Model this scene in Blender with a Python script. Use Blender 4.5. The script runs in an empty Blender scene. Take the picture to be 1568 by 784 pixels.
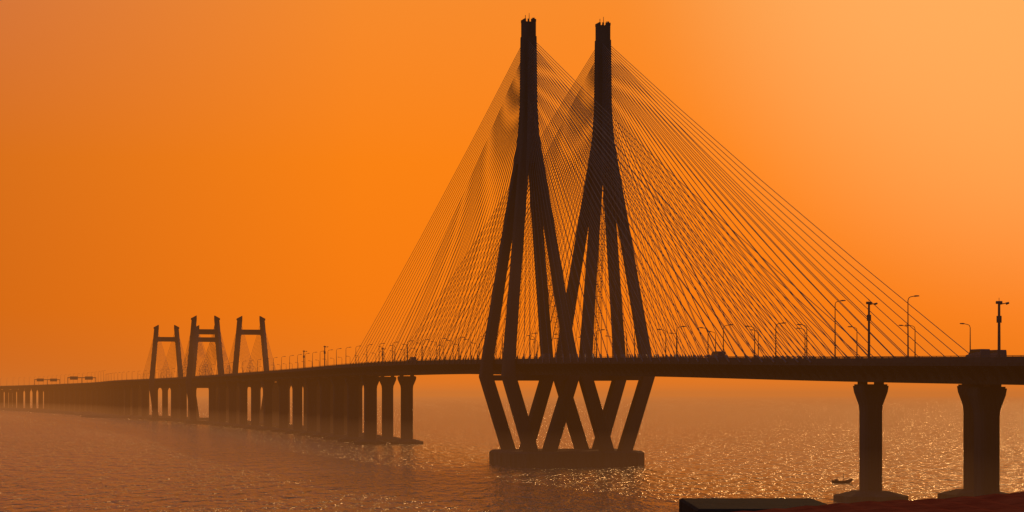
import bpy, bmesh, math, random
from mathutils import Vector, Matrix
random.seed(7)
scene = bpy.context.scene
scene.view_settings.view_transform = 'Standard'
scene.view_settings.look = 'None'
scene.view_settings.exposure = 0

# ---------------------------------------------------------------- helpers
def new_mat(name):
    m = bpy.data.materials.new(name); m.use_nodes = True
    nt = m.node_tree
    for n in list(nt.nodes): nt.nodes.remove(n)
    out = nt.nodes.new('ShaderNodeOutputMaterial')
    return m, nt, out

def surf_mat(name, c1, c2, rough=0.85, scale=0.4, stretch=(1,1,0.25), metallic=0.0, bump=0.0, spec=0.2):
    m, nt, out = new_mat(name)
    b = nt.nodes.new('ShaderNodeBsdfPrincipled')
    b.inputs['Roughness'].default_value = rough
    b.inputs['Metallic'].default_value = metallic
    b.inputs['Specular IOR Level'].default_value = spec
    tc = nt.nodes.new('ShaderNodeTexCoord')
    mp = nt.nodes.new('ShaderNodeMapping'); mp.inputs['Scale'].default_value = stretch
    nz = nt.nodes.new('ShaderNodeTexNoise'); nz.inputs['Scale'].default_value = scale
    nz.inputs['Detail'].default_value = 8; nz.inputs['Roughness'].default_value = 0.65
    cr = nt.nodes.new('ShaderNodeValToRGB')
    cr.color_ramp.elements[0].position = 0.35; cr.color_ramp.elements[0].color = (*c1, 1)
    cr.color_ramp.elements[1].position = 0.68; cr.color_ramp.elements[1].color = (*c2, 1)
    L = nt.links.new
    L(tc.outputs['Object'], mp.inputs['Vector']); L(mp.outputs[0], nz.inputs['Vector'])
    L(nz.outputs['Fac'], cr.inputs[0]); L(cr.outputs[0], b.inputs['Base Color'])
    if bump:
        bp = nt.nodes.new('ShaderNodeBump'); bp.inputs['Distance'].default_value = bump
        L(nz.outputs['Fac'], bp.inputs['Height']); L(bp.outputs[0], b.inputs['Normal'])
    L(b.outputs[0], out.inputs['Surface'])
    return m

CONC = surf_mat('dark_concrete', (0.075,0.078,0.062), (0.12,0.12,0.10), 0.95, 0.35, spec=0.1)  # dark concrete tone with random mottling
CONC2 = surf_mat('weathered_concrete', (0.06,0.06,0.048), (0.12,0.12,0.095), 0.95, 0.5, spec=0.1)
ASPH = surf_mat('asphalt', (0.04,0.04,0.04), (0.06,0.06,0.06), 0.95, 1.0, (1,1,1))
PAINT = surf_mat('road_paint', (0.7,0.7,0.68), (0.8,0.8,0.78), 0.7, 2.0, (1,1,1))
STEEL = surf_mat('galvanised_steel', (0.08,0.08,0.08), (0.13,0.13,0.12), 0.6, 2.0, (1,1,1), 0.3)
CABLE = surf_mat('cable_sheath', (0.17,0.15,0.12), (0.26,0.23,0.19), 0.4, 0.5, (1,1,1))
GLASS = surf_mat('dark_glass', (0.02,0.02,0.02), (0.04,0.04,0.04), 0.1, 2.0, (1,1,1))
RED = surf_mat('red_roof_sheet', (0.36,0.055,0.02), (0.58,0.12,0.04), 1.0, 1.2, (1,1,1), 0, 0.05, spec=0.0)
DARK = surf_mat('bitumen_felt', (0.012,0.02,0.016), (0.03,0.04,0.032), 0.95, 1.5, (1,1,1), 0, 0.02, spec=0.05)
WALL = surf_mat('painted_plaster', (0.35,0.31,0.25), (0.50,0.46,0.40), 0.9, 0.8, (1,1,.3))
SOIL = surf_mat('sandy_soil', (0.12,0.09,0.06), (0.25,0.2,0.14), 0.95, 0.3, (1,1,1), 0, 0.1)
ROCK = surf_mat('rock', (0.05,0.045,0.04), (0.14,0.12,0.10), 0.9, 0.4, (1,1,1), 0, 0.3)
VANP = surf_mat('vehicle_paint', (0.10,0.10,0.11), (0.14,0.14,0.15), 0.4, 1.0, (1,1,1))
RUB = surf_mat('rubber', (0.015,0.015,0.015), (0.03,0.03,0.03), 0.9, 3.0, (1,1,1))
WOOD = surf_mat('painted_wood', (0.07,0.045,0.03), (0.14,0.09,0.06), 0.8, 3.0, (1,1,1))

class MB:
    def __init__(s): s.v=[]; s.f=[]; s.mi=[]
    def loft(s, secs, mi=0, caps=True):
        n=len(secs[0]); base=len(s.v)
        for sec in secs: s.v.extend([tuple(p) for p in sec])
        for i in range(len(secs)-1):
            for j in range(n):
                a=base+i*n+j; b=base+i*n+(j+1)%n
                s.f.append((a,b,b+n,a+n)); s.mi.append(mi)
        if caps:
            s.f.append(tuple(base+j for j in reversed(range(n)))); s.mi.append(mi)
            e=base+(len(secs)-1)*n
            s.f.append(tuple(e+j for j in range(n))); s.mi.append(mi)
    def strip(s, secs, mi=0):
        n=len(secs[0]); base=len(s.v)
        for sec in secs: s.v.extend([tuple(p) for p in sec])
        for i in range(len(secs)-1):
            for j in range(n-1):
                a=base+i*n+j
                s.f.append((a,a+1,a+1+n,a+n)); s.mi.append(mi)
    def rod(s, p0, p1, r0, r1=None, k=6, mi=0):
        r1 = r0 if r1 is None else r1
        p0=Vector(p0); p1=Vector(p1); d=(p1-p0).normalized()
        x=d.orthogonal().normalized(); y=d.cross(x)
        ring=lambda c,r:[c+(x*math.cos(2*math.pi*i/k)+y*math.sin(2*math.pi*i/k))*r for i in range(k)]
        s.loft([ring(p0,r0),ring(p1,r1)],mi)
    def box(s, c, U, N, hu, hn, z0, z1, mi=0, ch=0.0):
        s.loft([rect(c,U,N,hu,hn,z0,ch),rect(c,U,N,hu,hn,z1,ch)],mi)
    def build(s, name, mats, parent=None, smooth=False, recalc=True):
        me=bpy.data.meshes.new(name); me.from_pydata(s.v,[],s.f)
        for m in mats: me.materials.append(m)
        me.polygons.foreach_set('material_index', s.mi)
        me.update()
        if recalc:
            bm=bmesh.new(); bm.from_mesh(me); bmesh.ops.recalc_face_normals(bm,faces=bm.faces); bm.to_mesh(me); bm.free()
        if smooth:
            for p in me.polygons: p.use_smooth=True
        o=bpy.data.objects.new(name,me); scene.collection.objects.link(o)
        if parent: o.parent=parent
        return o

def rect(c,U,N,hu,hn,z,ch=0.0):
    """rectangle / chamfered rectangle in plan, c = (x,y)"""
    if ch<=0: pts=[(-hu,-hn),(hu,-hn),(hu,hn),(-hu,hn)]
    else: pts=[(-hu+ch,-hn),(hu-ch,-hn),(hu,-hn+ch),(hu,hn-ch),(hu-ch,hn),(-hu+ch,hn),(-hu,hn-ch),(-hu,-hn+ch)]
    return [Vector((c[0]+U.x*a+N.x*b, c[1]+U.y*a+N.y*b, z)) for a,b in pts]

def empty(name, loc=(0,0,0)):
    o=bpy.data.objects.new(name,None); o.location=loc; scene.collection.objects.link(o); return o

# ---------------------------------------------------------------- alignment
CP=[(262,-200,18,11),(170,100,21.5,11),(108.6,300,24.6,11),(78,400,26.1,11),(46.7,502,28,11),
    (15.5,604,29.4,11.2),(-18,730,31,10.4),(-51,860,31.8,9),(-94,1060,32.3,9.5),(-146,1270,32.3,13),
    (-201,1480,32.3,16),(-261,1677,32.3,16),(-340,1900,32.3,12),(-455,2300,32.3,9),(-700,2950,32,9),
    (-1050,3500,30,9),(-1700,4200,25,9)]
def cr(p0,p1,p2,p3,t):
    return tuple(0.5*((2*b)+(-a+c)*t+(2*a-5*b+4*c-d)*t*t+(-a+3*b-3*c+d)*t**3) for a,b,c,d in zip(p0,p1,p2,p3))
samp=[]; cidx=0
for i in range(len(CP)-1):
    p0=CP[max(i-1,0)]; p3=CP[min(i+2,len(CP)-1)]
    if i==5: cidx=len(samp)
    for k in range(30): samp.append(cr(p0,CP[i],CP[i+1],p3,k/30))
samp.append(CP[-1])
cum=[0]
for a,b in zip(samp,samp[1:]): cum.append(cum[-1]+math.hypot(b[0]-a[0],b[1]-a[1]))
S0=cum[cidx]; cum=[c-S0 for c in cum]
import bisect
def P(s):
    i=min(max(bisect.bisect(cum,s)-1,0),len(cum)-2)
    t=(s-cum[i])/(cum[i+1]-cum[i])
    return [a+(b-a)*t for a,b in zip(samp[i],samp[i+1])]
def frame(s):
    p=P(s); a=P(s-8); b=P(s+8)
    U=Vector((b[0]-a[0],b[1]-a[1],0)).normalized()
    N=Vector((U.y,-U.x,0))
    return p,U,N
def at(s,side,across,dz=0):
    """point on carriageway side(-1 left,+1 right), across from its centre"""
    p,U,N=frame(s); o=side*p[3]+across
    return Vector((p[0]+N.x*o,p[1]+N.y*o,p[2]+dz))

SMIN=cum[0]+10; SMAX=cum[-1]-10
bridge=empty('cable_stayed_bridge')

# ---------------------------------------------------------------- deck
prof=[(-7.2,0),(-7.2,-0.55),(-4.9,-1.15),(-3.7,-3.6),(3.7,-3.6),(4.9,-1.15),(7.2,-0.55),(7.2,0)]
stations=[]; s=SMIN
while s<SMAX: stations.append(s); s+=5
for side,nm in ((-1,'west'),(1,'east')):
    mb=MB(); mb.loft([[at(s,side,a,dz) for a,dz in prof] for s in stations])
    # cantilever brackets under the wings
    s=-440
    while s<700:
        for e in (-1,1):
            q=[(e*4.0,-3.0),(e*4.9,-1.16),(e*6.9,-0.66),(e*6.9,-0.9)]
            mb.loft([[at(s+k,side,a,dz) for a,dz in q] for k in (0,0.35)])
        s+=4
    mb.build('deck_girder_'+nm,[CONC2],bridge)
    mb=MB()
    for e in (-1,1):
        pr=[(e*7.15,0.0),(e*7.15,0.85),(e*6.95,0.85),(e*6.75,0.0)]
        mb.loft([[at(s,side,a,dz+0.003) for a,dz in pr] for s in stations])
        pr=[(e*7.1,1.05),(e*7.1,1.15),(e*7.0,1.15),(e*7.0,1.05)]
        mb.loft([[at(s,side,a,dz) for a,dz in pr] for s in stations],1)
        s=-420
        while s<900:
            mb.rod(at(s,side,e*7.05,0.8),at(s,side,e*7.05,1.1),0.05,k=4,mi=1); s+=2.5
    mb.build('parapet_'+nm,[CONC,STEEL],bridge)
    mb=MB(); mb.strip([[at(s,side,-6.7,0.006),at(s,side,6.7,0.006)] for s in stations])
    mb.build('asphalt_'+nm,[ASPH],bridge,recalc=False)
    mb=MB()
    for a in (-6.2,6.2): mb.strip([[at(s,side,a-0.08,0.011),at(s,side,a+0.08,0.011)] for s in stations])
    for a in (-3.1,0,3.1):
        s=-600
        while s<1200:
            mb.strip([[at(s,side,a-0.07,0.011),at(s,side,a+0.07,0.011)],[at(s+3,side,a-0.07,0.011),at(s+3,side,a+0.07,0.011)]]); s+=9
    mb.build('lane_markings_'+nm,[PAINT],bridge,recalc=False)

# ---------------------------------------------------------------- piers
def pier(mb,s,side,wn=3.6,wu=3.2,inset=0.0,capN=6.0,capU=5.6):
    p,U,N=frame(s); o=side*(p[3]-inset)
    c=(p[0]+N.x*o,p[1]+N.y*o); zt=p[2]-3.6
    hn,hu=wn/2,wu/2
    R=lambda z,kn,ku,ch: rect(c,U,N,hu*ku,hn*kn,z,ch)
    mb.loft([R(1.8,1.0,1.0,0.45),R(zt-5.6,1.0,1.0,0.45),R(zt-4.4,1.06,1.03,0.45),R(zt-1.9,1.5,1.3,0.45),R(zt-0.75,1.56,1.34,0.3),R(zt-0.75,1.44,1.2,0.2),R(zt-0.45,1.44,1.2,0.2)])
    for e in (-1,1):
        cc=(c[0]+N.x*e*hn*0.95,c[1]+N.y*e*hn*0.95)
        mb.box(cc,U,N,0.7,0.7,zt-0.448,zt-0.003)
    for e in (-1,1):
        for q in (-0.55,0.55):
            cc=(c[0]+N.x*q*hn+U.x*e*(hu+0.03),c[1]+N.y*q*hn+U.y*e*(hu+0.03))
            mb.box(cc,U,N,0.12,0.22,2.4,zt-5.6)
    mb.loft([rect(c,U,N,capU,capN,-1.5,2.0),rect(c,U,N,capU,capN,1.05,2.0),rect(c,U,N,hu+1.0,hn+1.0,1.95,0.5)],1)
near=MB()
for s in (-214,-257,-300,-343,-386,-429,-472):
    for side in (-1,1): pier(near,s,side)
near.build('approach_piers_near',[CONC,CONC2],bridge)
far=MB(); s=262
while s<3300:
    if not any(abs(s-x)<20 for x in (895,1101)):
        for side in (-1,1):
            pier(far,s,side,4.6,3.6,1.4 if s<600 else 0.3,6.2,5.6)
    s+=50
far.build('approach_piers_far',[CONC,CONC2],bridge)

# ---------------------------------------------------------------- main pylons
p,U,N=frame(0)
C=Vector((p[0],p[1]))
def off(T,a,b): return (T[0]+U.x*a+N.x*b, T[1]+U.y*a+N.y*b)
mb=MB()
mb.loft([rect(C,U,N,16,19.3,-2,3),rect(C,U,N,16,19.3,3.6,3),rect(C,U,N,15.2,18.5,4.2,3)])
for a in (-10,0,10):
    mb.box(off(C,a,-19.45),U,N,0.5,0.25,0.2,3.2)
mb.build('pylon_pile_cap',[CONC2],bridge)
KZ=25.3; MZ=96.0
towers=[]
for side,nm in ((-1,'west'),(1,'east')):
    T=off(C,0,side*11.2); towers.append(T)
    mb=MB()
    for sa in (-1,1):
        for sb in (-1,1):
            secs=[rect(off(T,sa*11.6,sb*2.7),U,N,1.8,1.85,4.15,0.25),
                  rect(off(T,sa*12.1,sb*9.3),U,N,1.8,1.8,KZ,0.25),
                  rect(off(T,sa*11.7,sb*9.15),U,N,1.6,1.55,29.5,0.25)]
            for t in (0.25,0.5,0.75,1.0):
                z=29.5+(MZ-29.5)*t
                a=11.7+(1.15-11.7)*t; b=9.15+(1.0-9.15)*t
                secs.append(rect(off(T,sa*a,sb*b),U,N,1.55-0.2*t,1.5-0.25*t,z,0.25))
            mb.loft(secs)
    mb.loft([rect(T,U,N,3.6,3.3,86,0.4),rect(T,U,N,2.75,2.45,95.5,0.4),rect(T,U,N,2.25,2.1,103,0.35),rect(T,U,N,2.0,1.95,122.5,0.35)])
    mb.loft([rect(T,U,N,1.8,1.78,122.5,0.3),rect(T,U,N,1.8,1.78,126.6,0.3)])
    for a in (-12,12):
        c=off(T,a,0); mb.box(c,U,N,1.1,8.2,24.2,25.9-0.1)
    for e in (-1,1):
        for q in (-1.5,-0.5,0.5,1.5):
            mb.box(off(T,e*1.7,q),U,N,0.12,0.25,126.6,127.4)
            mb.box(off(T,q,e*1.65),U,N,0.25,0.12,126.6,127.4)
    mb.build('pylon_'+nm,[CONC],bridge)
    mb=MB()
    mb.rod((*off(T,0.4,0.3),126.6),(*off(T,0.4,0.3),129.4),0.12,0.06)
    mb.rod((*off(T,-0.9,-1.2),126.6),(*off(T,-0.9,-1.2),128.5),0.09)
    mb.rod((*off(T,0.9,1.4),126.6),(*off(T,0.9,1.4),128.2),0.09)
    mb.rod((*off(T,-1.2,1.2),126.8),(*off(T,-1.2,1.2),127.8),0.3)
    for (sa,sb,z0,z1) in ((-1,1 if side<0 else -1,30,78),):
        def lp(z,du,dn):
            t=(z-29.5)/(MZ-29.5); a=11.7+(1.15-11.7)*t; b=9.15+(1.0-9.15)*t
            return Vector((*off(T,sa*a+du,sb*b+dn),z))
        sg=-sb
        for du in (-.6,.6):
            for dn in (2.2,3.2):
                mb.rod(lp(z0,du,sg*dn),lp(z1,du,sg*dn),0.07,k=4)
        z=z0
        while z<z1:
            mb.rod(lp(z,-.6,sg*2.2),lp(z,-.6,sg*3.2),0.05,k=4); mb.rod(lp(z,.6,sg*2.2),lp(z,.6,sg*3.2),0.05,k=4)
            mb.rod(lp(z,-.6,sg*2.2),lp(z+1.5,-.6,sg*3.2),0.05,k=4)
            mb.rod(lp(z,-.6,sg*1.6),lp(z,.6,sg*1.6),0.05,k=4)
            z+=1.5
    mb.build('pylon_fittings_'+nm,[STEEL],bridge)

# ---------------------------------------------------------------- stay cables
mb=MB(); NC=33
for side,T in zip((-1,1),towers):
    for plane in (-1,1):
        for d,smax,smin in ((1,260,24),(-1,203,20)):
            for i in range(NC):
                f=i/(NC-1); s=d*(smin+(smax-smin)*f)
                z=96.5+25*(f**0.85)
                top=Vector((*off(T,d*1.7,plane*0.9),z))
                bot=at(s,side,plane*7.35,0.2)
                n=4; pts=[]
                L=(top-bot).length
                for k in range(n+1):
                    t=k/n; q=bot.lerp(top,t); q.z-=4*t*(1-t)*L*0.006; pts.append(q)
                for q0,q1 in zip(pts,pts[1:]): mb.rod(q0,q1,0.075,k=4)
                dr=(top-bot).normalized()
                mb.rod(bot-dr*0.6,bot+dr*2.2,0.19,k=6)
mb.build('stay_cables_main',[CABLE],bridge)

# ---------------------------------------------------------------- second (distant) pylons : leaning portal frames
def portal(s,side,idx):
    p,U2,N2=frame(s); o=side*p[3]; c=(p[0]+N2.x*o,p[1]+N2.y*o)
    O=lambda a,b:(c[0]+U2.x*a+N2.x*b,c[1]+U2.y*a+N2.y*b)
    mb=MB()
    zt=75.0
    for e in (-1,1):
        mb.loft([rect(O(0,e*8),U2,N2,2.2,1.9,1.5,.2),rect(O(0,e*11.8),U2,N2,2.2,1.9,28,.2),rect(O(0,e*11.3),U2,N2,2.1,1.8,34,.2),rect(O(0,e*7.9),U2,N2,1.9,1.6,zt-2.5,.2)])
        sec=[]
        for bb,z0,z1 in ((6.3,zt-2.5,zt+0.6),(9.9,zt-2.5,zt-1.3)):
            sec.append([Vector((*O(a,e*bb),z)) for a,z in ((-1.95,z0),(1.95,z0),(1.95,z1),(-1.95,z1))])
        mb.loft(sec)
    up=[(-8.6,68.5),(-6.6,66),(6.6,66),(8.6,68.5)]; lo=[(9.2,59.0),(6.6,62.4),(-6.6,62.4),(-9.2,59.0)]
    mb.loft([[Vector((*O(a,b),z)) for b,z in up+lo] for a in (-1.5,1.5)])
    mb.box(O(0,0),U2,N2,1.8,9.4,25.6,28.5)
    mb.loft([rect(c,U2,N2,7,13,-2,2),rect(c,U2,N2,7,13,2,2)])
    mb.build('portal_pylon_%d'%idx,[CONC],bridge)
    cb=MB()
    for e in (-1,1):
        for d in (-1,1):
            for i in range(10):
                f=i/9; ss=s+d*(14+66*f)
                z=56+17.0*f; b=(11.3+(7.9-11.3)*(z-34)/38.5)
                top=Vector((*O(d*1.5,e*b),z)); bot=at(ss,side,e*7.3,0.3)
                cb.rod(bot,top,0.11,k=4)
    cb.build('portal_cables_%d'%idx,[CABLE],bridge)
k=1
for s in (895,1101):
    for side in (-1,1): portal(s,side,k); k+=1

# ---------------------------------------------------------------- street lamps
def lamp_mesh(name,h,arm):
    mb=MB()
    mb.rod((0,0,0),(0,0,0.9),0.2,0.17,8)
    mb.rod((0,0,0.9),(0,0,h-0.5),0.14,0.08,8)
    pts=[Vector((0,0,h-0.5)),Vector((arm*0.12,0,h-0.1)),Vector((arm*0.4,0,h+0.12)),Vector((arm,0,h+0.25))]
    for a,b in zip(pts,pts[1:]): mb.rod(a,b,0.07,0.065,6)
    x0,x1=arm-0.1,arm+0.95; z=h+0.25
    sec=lambda x,w,t,dz:[Vector((x,-w,z+dz-t)),Vector((x,w,z+dz-t)),Vector((x,w*0.7,z+dz+t)),Vector((x,-w*0.7,z+dz+t))]
    mb.loft([sec(x0,.09,.07,0),sec(x0+.35,.2,.13,0.03),sec(x1-.2,.19,.1,0.05),sec(x1,.1,.05,0.05)])
    me=mb.build(name,[STEEL]); d=me.data; bpy.data.objects.remove(me); return d
short=lamp_mesh('lamp_short',7.4,1.3)
tall=lamp_mesh('lamp_tall',11.2,1.2)
def put(name,mesh,loc,ang):
    o=bpy.data.objects.new(name,mesh); o.location=loc; o.rotation_euler=(0,0,ang); scene.collection.objects.link(o); return o
def lamp(s,side,edge,mesh):
    p,U2,N2=frame(s); d=N2*(-edge)
    put('street_lamp',mesh,at(s,side,edge*6.9,0.2),math.atan2(d.y,d.x)+random.uniform(-.05,.05))
for s in (-213,-242,-302,-332,-362,-392): lamp(s,-1,-1,tall)
for s in (-200,-174,-240): lamp(s,1,1,short)
s=-186
while s<262:
    lamp(s,-1,-1,short); lamp(s+9,1,1,short); lamp(s+15,-1,1,short)
    s+=27
while s<1500:
    lamp(s,-1,-1,short); lamp(s+14,1,1,short); s+=30
while s<3000:
    lamp(s,-1,-1,tall); s+=42

def mast(s,side,edge,h):
    mb=MB()
    mb.rod((0,0,0),(0,0,h),0.26,0.2,8)
    mb.rod((-0.1,0,h-0.5),(1.1,0,h-0.25),0.08,k=6)
    mb.rod((1.1,0,h-0.35),(1.6,0,h-0.2),0.2,0.16,8)
    mb.rod((-0.5,0,h-0.15),(0.5,0,h-0.15),0.24,0.24,8)
    mb.rod((0,0,h-3.4),(0,0,h-2.3),0.42,0.42,8)
    mb.rod((0,0,h),(0,0,h+0.6),0.04,k=5)
    d=mb.build('m',[STEEL]); me=d.data; bpy.data.objects.remove(d)
    put('camera_mast',me,at(s,side,edge*6.9,0.2),random.uniform(0,.6))
mast(-227,-1,-1,10.8); mast(-273,-1,-1,9.6); mast(345,-1,-1,9.5); mast(385,1,1,9.5); mast(428,-1,-1,9)

def gantry(s):
    p,U2,N2=frame(s); g=empty('sign_gantry',(0,0,0))
    mb=MB(); z=p[2]
    c=(p[0],p[1]); O=lambda a,b:(c[0]+U2.x*a+N2.x*b,c[1]+U2.y*a+N2.y*b)
    for b in (-16,0,16): mb.rod((*O(0,b),z),(*O(0,b),z+8.2),0.35)
    mb.box(O(0,0),U2,N2,0.5,16.3,z+7.2,z+8.2)
    mb.build('frame',[STEEL],g)
    mb=MB()
    for b in (-9,8): mb.box(O(-0.8,b),U2,N2,0.15,4.5,z+5.4,z+9.2)
    mb.build('sign_panels',[STEEL],g)
gantry(1890); gantry(2210)

# ---------------------------------------------------------------- vans on the bridge
def van(s,side,lane):
    p,U2,N2=frame(s); e=empty('van'); 
    mb=MB()
    pr=[(-2.5,0.45),(2.3,0.45),(2.5,0.9),(2.35,1.25),(1.7,1.4),(1.05,2.1),(0.8,2.2),(-2.4,2.2),(-2.5,2.0)]
    mb.loft([[Vector((x,y*(0.88 if z>1.3 else 1),z)) for x,z in pr] for y in (-.95,.95)])
    mb.build('body',[VANP],e)
    mb=MB()
    for y in (-1,1):
        q=[(-2.2,1.45),(1.35,1.45),(0.9,2.0),(-2.2,2.0)]
        mb.loft([[Vector((x,y*(0.88*.95+d),z)) for x,z in q] for d in (0.0,0.02)])
    mb.build('windows',[GLASS],e)
    mb=MB()
    for x in (-1.6,1.55):
        for y in (-.9,.9): mb.rod((x,y-.12,.36),(x,y+.12,.36),.36,k=14)
    mb.build('wheels',[RUB],e)
    e.location=at(s,side,lane,0.012); e.rotation_euler=(0,0,math.atan2(U2.y,U2.x)+(math.pi if side>0 else 0))
van(-262,-1,-4.5); van(-252,-1,4.4); van(-150,-1,-4.5); van(-30,-1,-4.5); van(140,-1,-4.6)

# ---------------------------------------------------------------- fishing boat
b=empty('fishing_boat',(75,478,0))
mb=MB(); secs=[]
for x,w,k0,h in ((-2.6,.45,0.0,.75),(-1.4,.8,-.15,.6),(0,.9,-.2,.55),(1.4,.7,-.15,.65),(2.5,.25,.1,.95),(3.1,.03,.6,1.2)):
    secs.append([Vector((x,-w,h)),Vector((x,-w*.7,k0+.1)),Vector((x,0,k0)),Vector((x,w*.7,k0+.1)),Vector((x,w,h)),Vector((x,w*.85,h-.02)),Vector((x,0,k0+.35)),Vector((x,-w*.85,h-.02))])
mb.loft(secs); mb.build('hull',[WOOD],b)
mb=MB(); mb.rod((0.6,0,.1),(0.6,0,2.6),.05); mb.box((-1.5,0),Vector((1,0,0)),Vector((0,1,0)),.35,.4,.2,1.0); mb.rod((-2.3,0,.6),(-3.2,0,1.3),.05)
mb.build('mast_and_engine',[WOOD],b)
b.rotation_euler=(0,0,0.15); b.scale=(0.85,0.85,0.85)

# ---------------------------------------------------------------- reef rocks along the distant piers
bm=bmesh.new()
for i in range(420):
    s=random.uniform(1250,3200)
    p,U2,N2=frame(s); o=random.uniform(-34,-6) - (s-1250)*0.012
    r=random.uniform(3,9)
    M=Matrix.Translation((p[0]+N2.x*o,p[1]+N2.y*o,-0.4))@Matrix.Rotation(random.uniform(0,3),4,'Z')@Matrix.Diagonal((r*1.8,r,r*random.uniform(.18,.4),1))
    res=bmesh.ops.create_icosphere(bm,subdivisions=2,radius=1,matrix=M)
    for v in res['verts']: v.co+=Vector((random.uniform(-.4,.4),random.uniform(-.4,.4),random.uniform(-.2,.2)))
me=bpy.data.meshes.new('rocky_reef'); bm.to_mesh(me); bm.free(); me.materials.append(ROCK)
scene.collection.objects.link(bpy.data.objects.new('rocky_reef',me))

# ---------------------------------------------------------------- foreground shore and roofs
X=Vector((1,0,0)); Y=Vector((0,1,0))
mb=MB(); n=24; secs=[]
for i in range(n+1):
    x=-60+160*i/n
    secs.append([Vector((x,-160,2.2)),Vector((x,66+4*math.sin(i*.9),2.2)),Vector((x,76+5*math.sin(i*.9+.4),-1.5))])
mb.strip(secs); mb.build('shore_ground',[SOIL],recalc=False)
h=empty('flat_roofed_building')
mb=MB(); mb.box((6.9,59),X,Y,1.8,2.8,2.1,16.2)
mb.build('walls',[WALL],h)
mb=MB(); mb.loft([rect((6.9,59),X,Y,1.97,3.0,16.203),rect((6.9,59),X,Y,1.97,3.0,16.9),rect((6.9,59),X,Y,1.9,2.9,16.96)])
mb.build('roof',[DARK],h)
mb=MB()
for z in (5,9,13):
    for x in (6,7.8):
        mb.box((x,56.18),X,Y,.5,.05,z,z+1.4)
        mb.box((x,61.82),X,Y,.5,.05,z,z+1.4)
mb.build('windows',[GLASS],h)
h=empty('seaside_house')
mb=MB(); mb.box((16,45),X,Y,10.6,4.6,2.1,16.95); mb.build('walls',[WALL],h)
mb=MB(); secs=[]
for y in [40+0.5*i for i in range(21)]:
    sec=[]
    for i in range(93):
        d=-11.5+23*i/92; x=16+d; z=17.95-0.066*math.sqrt(d*d+1.2)
        z+=0.018*math.sin(i*2.1)+0.02*math.sin(x*1.3+y*.2)
        sec.append(Vector((x,y,z)))
    sec+= [Vector((v.x,v.y,v.z-0.12)) for v in reversed(sec)]
    secs.append(sec)
mb.loft(secs); mb.build('pitched_roof',[RED],h)
mb=MB()
for z in (5,9,13):
    for x in (8,11,14,17,20,23):
        mb.box((x,40.36),X,Y,.6,.05,z,z+1.5); mb.box((x,49.64),X,Y,.6,.05,z,z+1.5)
mb.build('windows',[GLASS],h)

# ---------------------------------------------------------------- sea
m,nt,out=new_mat('sea_water'); L=nt.links.new
bs=nt.nodes.new('ShaderNodeBsdfPrincipled')
bs.inputs['Base Color'].default_value=(0.06,0.08,0.07,1); bs.inputs['Roughness'].default_value=0.20
bs.inputs['IOR'].default_value=1.33
tc=nt.nodes.new('ShaderNodeTexCoord')
def noise(sc,rot,scale,det,ro=0.55):
    mp=nt.nodes.new('ShaderNodeMapping'); mp.inputs['Scale'].default_value=sc; mp.inputs['Rotation'].default_value=(0,0,rot)
    nz=nt.nodes.new('ShaderNodeTexNoise'); nz.inputs['Scale'].default_value=scale; nz.inputs['Detail'].default_value=det; nz.inputs['Roughness'].default_value=ro
    L(tc.outputs['Object'],mp.inputs['Vector']); L(mp.outputs[0],nz.inputs['Vector']); return nz
n1=noise((1,.2,1),0.2,0.75,3,.5); n2=noise((1,.3,1),-0.25,0.22,3); n3=noise((1,1,1),0.1,0.008,4)
b1=nt.nodes.new('ShaderNodeBump'); b1.inputs['Distance'].default_value=3.8
b2=nt.nodes.new('ShaderNodeBump'); b2.inputs['Distance'].default_value=7.5; b2.inputs['Strength'].default_value=0.9
L(n1.outputs['Fac'],b1.inputs['Height']); L(n2.outputs['Fac'],b2.inputs['Height']); L(b2.outputs[0],b1.inputs['Normal'])
mr=nt.nodes.new('ShaderNodeMapRange'); mr.inputs['From Min'].default_value=.35; mr.inputs['From Max'].default_value=.65
mr.inputs['To Min'].default_value=.55; mr.inputs['To Max'].default_value=1.0
L(n3.outputs['Fac'],mr.inputs['Value']); L(mr.outputs[0],b1.inputs['Strength'])
L(b1.outputs[0],bs.inputs['Normal']); L(bs.outputs[0],out.inputs['Surface'])
mb=MB(); R=60000
mb.strip([[Vector((-R,-3000,0)),Vector((R,-3000,0))],[Vector((-R,R,0)),Vector((R,R,0))]])
o=mb.build('sea_water',[m],recalc=False)
if o.data.polygons[0].normal.z<0: o.data.flip_normals()

# ---------------------------------------------------------------- haze (homogeneous air volume; scattered light put in as coloured emission)
def haze(name,z1,sigma,col,z0=-3):
    m,nt,out=new_mat(name); L=nt.links.new
    ab=nt.nodes.new('ShaderNodeVolumeAbsorption'); ab.inputs['Color'].default_value=(0,0,0,1); ab.inputs['Density'].default_value=sigma
    em=nt.nodes.new('ShaderNodeEmission'); em.inputs['Color'].default_value=(*col,1); em.inputs['Strength'].default_value=sigma
    ad=nt.nodes.new('ShaderNodeAddShader'); L(ab.outputs[0],ad.inputs[0]); L(em.outputs[0],ad.inputs[1]); L(ad.outputs[0],out.inputs['Volume'])
    mb=MB(); mb.box((0,20000),X,Y,26000,21500,z0,z1)
    o=mb.build(name,[m]); 
    try: m.cycles.homogeneous_volume=True
    except Exception as e: print(e)
haze('sea_haze',55,1/7500,(0.60,0.175,0.030))
haze('low_mist',10,1/3800,(0.44,0.165,0.050),-2.5)

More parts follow.
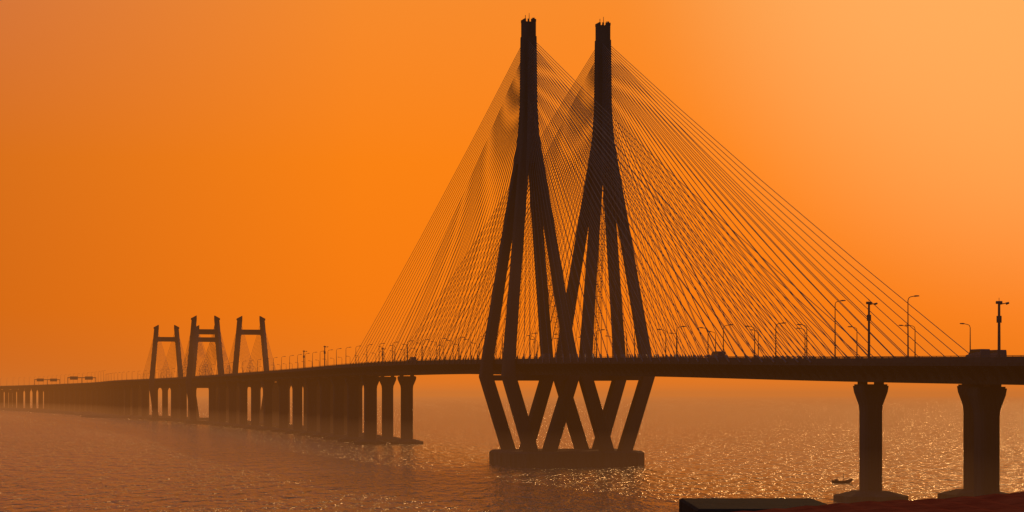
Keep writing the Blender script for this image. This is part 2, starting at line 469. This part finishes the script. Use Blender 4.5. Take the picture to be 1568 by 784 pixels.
# ---------------------------------------------------------------- sky
SUN_AZ=math.radians(22); SUN_EL=math.radians(14)   # azimuth measured from +Y towards +X
w=bpy.data.worlds.new('World'); scene.world=w; w.use_nodes=True
nt=w.node_tree; L=nt.links.new
for n in list(nt.nodes): nt.nodes.remove(n)
out=nt.nodes.new('ShaderNodeOutputWorld'); bg=nt.nodes.new('ShaderNodeBackground'); bg.inputs['Strength'].default_value=1.0
L(bg.outputs[0],out.inputs['Surface'])
tc=nt.nodes.new('ShaderNodeTexCoord')
nrm=nt.nodes.new('ShaderNodeVectorMath'); nrm.operation='NORMALIZE'; L(tc.outputs['Generated'],nrm.inputs[0])
sep=nt.nodes.new('ShaderNodeSeparateXYZ'); L(nrm.outputs[0],sep.inputs[0])
def ramp(src,els,interp='EASE'):
    r=nt.nodes.new('ShaderNodeValToRGB'); r.color_ramp.interpolation=interp
    while len(r.color_ramp.elements)<len(els): r.color_ramp.elements.new(0.5)
    for e,(p_,c) in zip(r.color_ramp.elements,els): e.position=p_; e.color=(*c,1)
    L(src,r.inputs[0]); return r
elev=ramp(sep.outputs['Z'],[(0,(.90,.20,.007)),(.04,(.98,.21,.003)),(.11,(.99,.235,.006)),(.185,(.94,.265,.025)),(.24,(.34,.21,.10)),(.45,(.13,.145,.135)),(1,(.09,.10,.095))],'LINEAR')
az=nt.nodes.new('ShaderNodeMath'); az.operation='ARCTAN2'; L(sep.outputs['X'],az.inputs[0]); L(sep.outputs['Y'],az.inputs[1])
azn=nt.nodes.new('ShaderNodeMapRange'); azn.inputs['From Min'].default_value=-math.pi; azn.inputs['From Max'].default_value=math.pi; L(az.outputs[0],azn.inputs['Value'])
d=lambda a:0.5+a/360
azr=ramp(azn.outputs[0],[(0,(.09,.33,1.1)),(d(-95),(.09,.33,1.1)),(d(-45),(.26,.38,.9)),(d(-14),(.70,.68,1.7)),(d(-4),(.97,.95,1)),(d(20),(1.02,1.02,1)),(d(60),(.28,.40,.9)),(d(110),(.09,.33,1.1)),(1,(.09,.33,1.1))],'LINEAR')
mul=nt.nodes.new('ShaderNodeMix'); mul.data_type='RGBA'; mul.blend_type='MULTIPLY'; mul.inputs['Factor'].default_value=1
L(elev.outputs[0],mul.inputs['A']); L(azr.outputs[0],mul.inputs['B'])
sdir=lambda a,e:Vector((math.sin(a)*math.cos(e),math.cos(a)*math.cos(e),math.sin(e)))
sd=sdir(SUN_AZ,SUN_EL)
dot=nt.nodes.new('ShaderNodeVectorMath'); dot.operation='DOT_PRODUCT'; L(nrm.outputs[0],dot.inputs[0]); dot.inputs[1].default_value=sdir(math.radians(15),math.radians(13))
gl=nt.nodes.new('ShaderNodeMapRange'); gl.interpolation_type='SMOOTHERSTEP'; gl.inputs['From Min'].default_value=math.cos(math.radians(13)); gl.inputs['From Max'].default_value=1.0
L(dot.outputs['Value'],gl.inputs['Value'])
glc=nt.nodes.new('ShaderNodeMix'); glc.data_type='RGBA'; glc.blend_type='MIX'; glc.inputs['A'].default_value=(0,0,0,1); glc.inputs['B'].default_value=(.02,.15,.085,1)
L(gl.outputs[0],glc.inputs['Factor'])
add=nt.nodes.new('ShaderNodeMix'); add.data_type='RGBA'; add.blend_type='ADD'; add.inputs['Factor'].default_value=1
L(mul.outputs['Result'],add.inputs['A']); L(glc.outputs['Result'],add.inputs['B'])
sk=nt.nodes.new('ShaderNodeTexSky'); sk.sky_type='NISHITA'; sk.sun_disc=False; sk.sun_elevation=SUN_EL; sk.sun_rotation=SUN_AZ; sk.dust_density=8; sk.air_density=3
fl=nt.nodes.new('ShaderNodeMix'); fl.data_type='RGBA'; fl.blend_type='MULTIPLY'; fl.inputs['Factor'].default_value=1; fl.inputs['B'].default_value=(.002,.0008,.0003,1)
L(sk.outputs[0],fl.inputs['A'])
ad2=nt.nodes.new('ShaderNodeMix'); ad2.data_type='RGBA'; ad2.blend_type='ADD'; ad2.inputs['Factor'].default_value=1
L(add.outputs['Result'],ad2.inputs['A']); L(fl.outputs['Result'],ad2.inputs['B'])
L(ad2.outputs['Result'],bg.inputs['Color'])

sl=bpy.data.lights.new('sun','SUN'); sl.energy=0.75; sl.angle=math.radians(0.5); sl.color=(1,.48,.15)
so=bpy.data.objects.new('sun',sl); scene.collection.objects.link(so)
so.rotation_euler=sd.to_track_quat('Z','Y').to_euler()

# ---------------------------------------------------------------- camera
cd=bpy.data.cameras.new('camera'); cd.sensor_width=36; cd.lens=73.84; cd.shift_y=0.1358; cd.clip_start=0.5; cd.clip_end=120000
co=bpy.data.objects.new('camera',cd); co.location=(0,0,20); co.rotation_euler=(math.radians(90),0,0)
scene.collection.objects.link(co); scene.camera=co
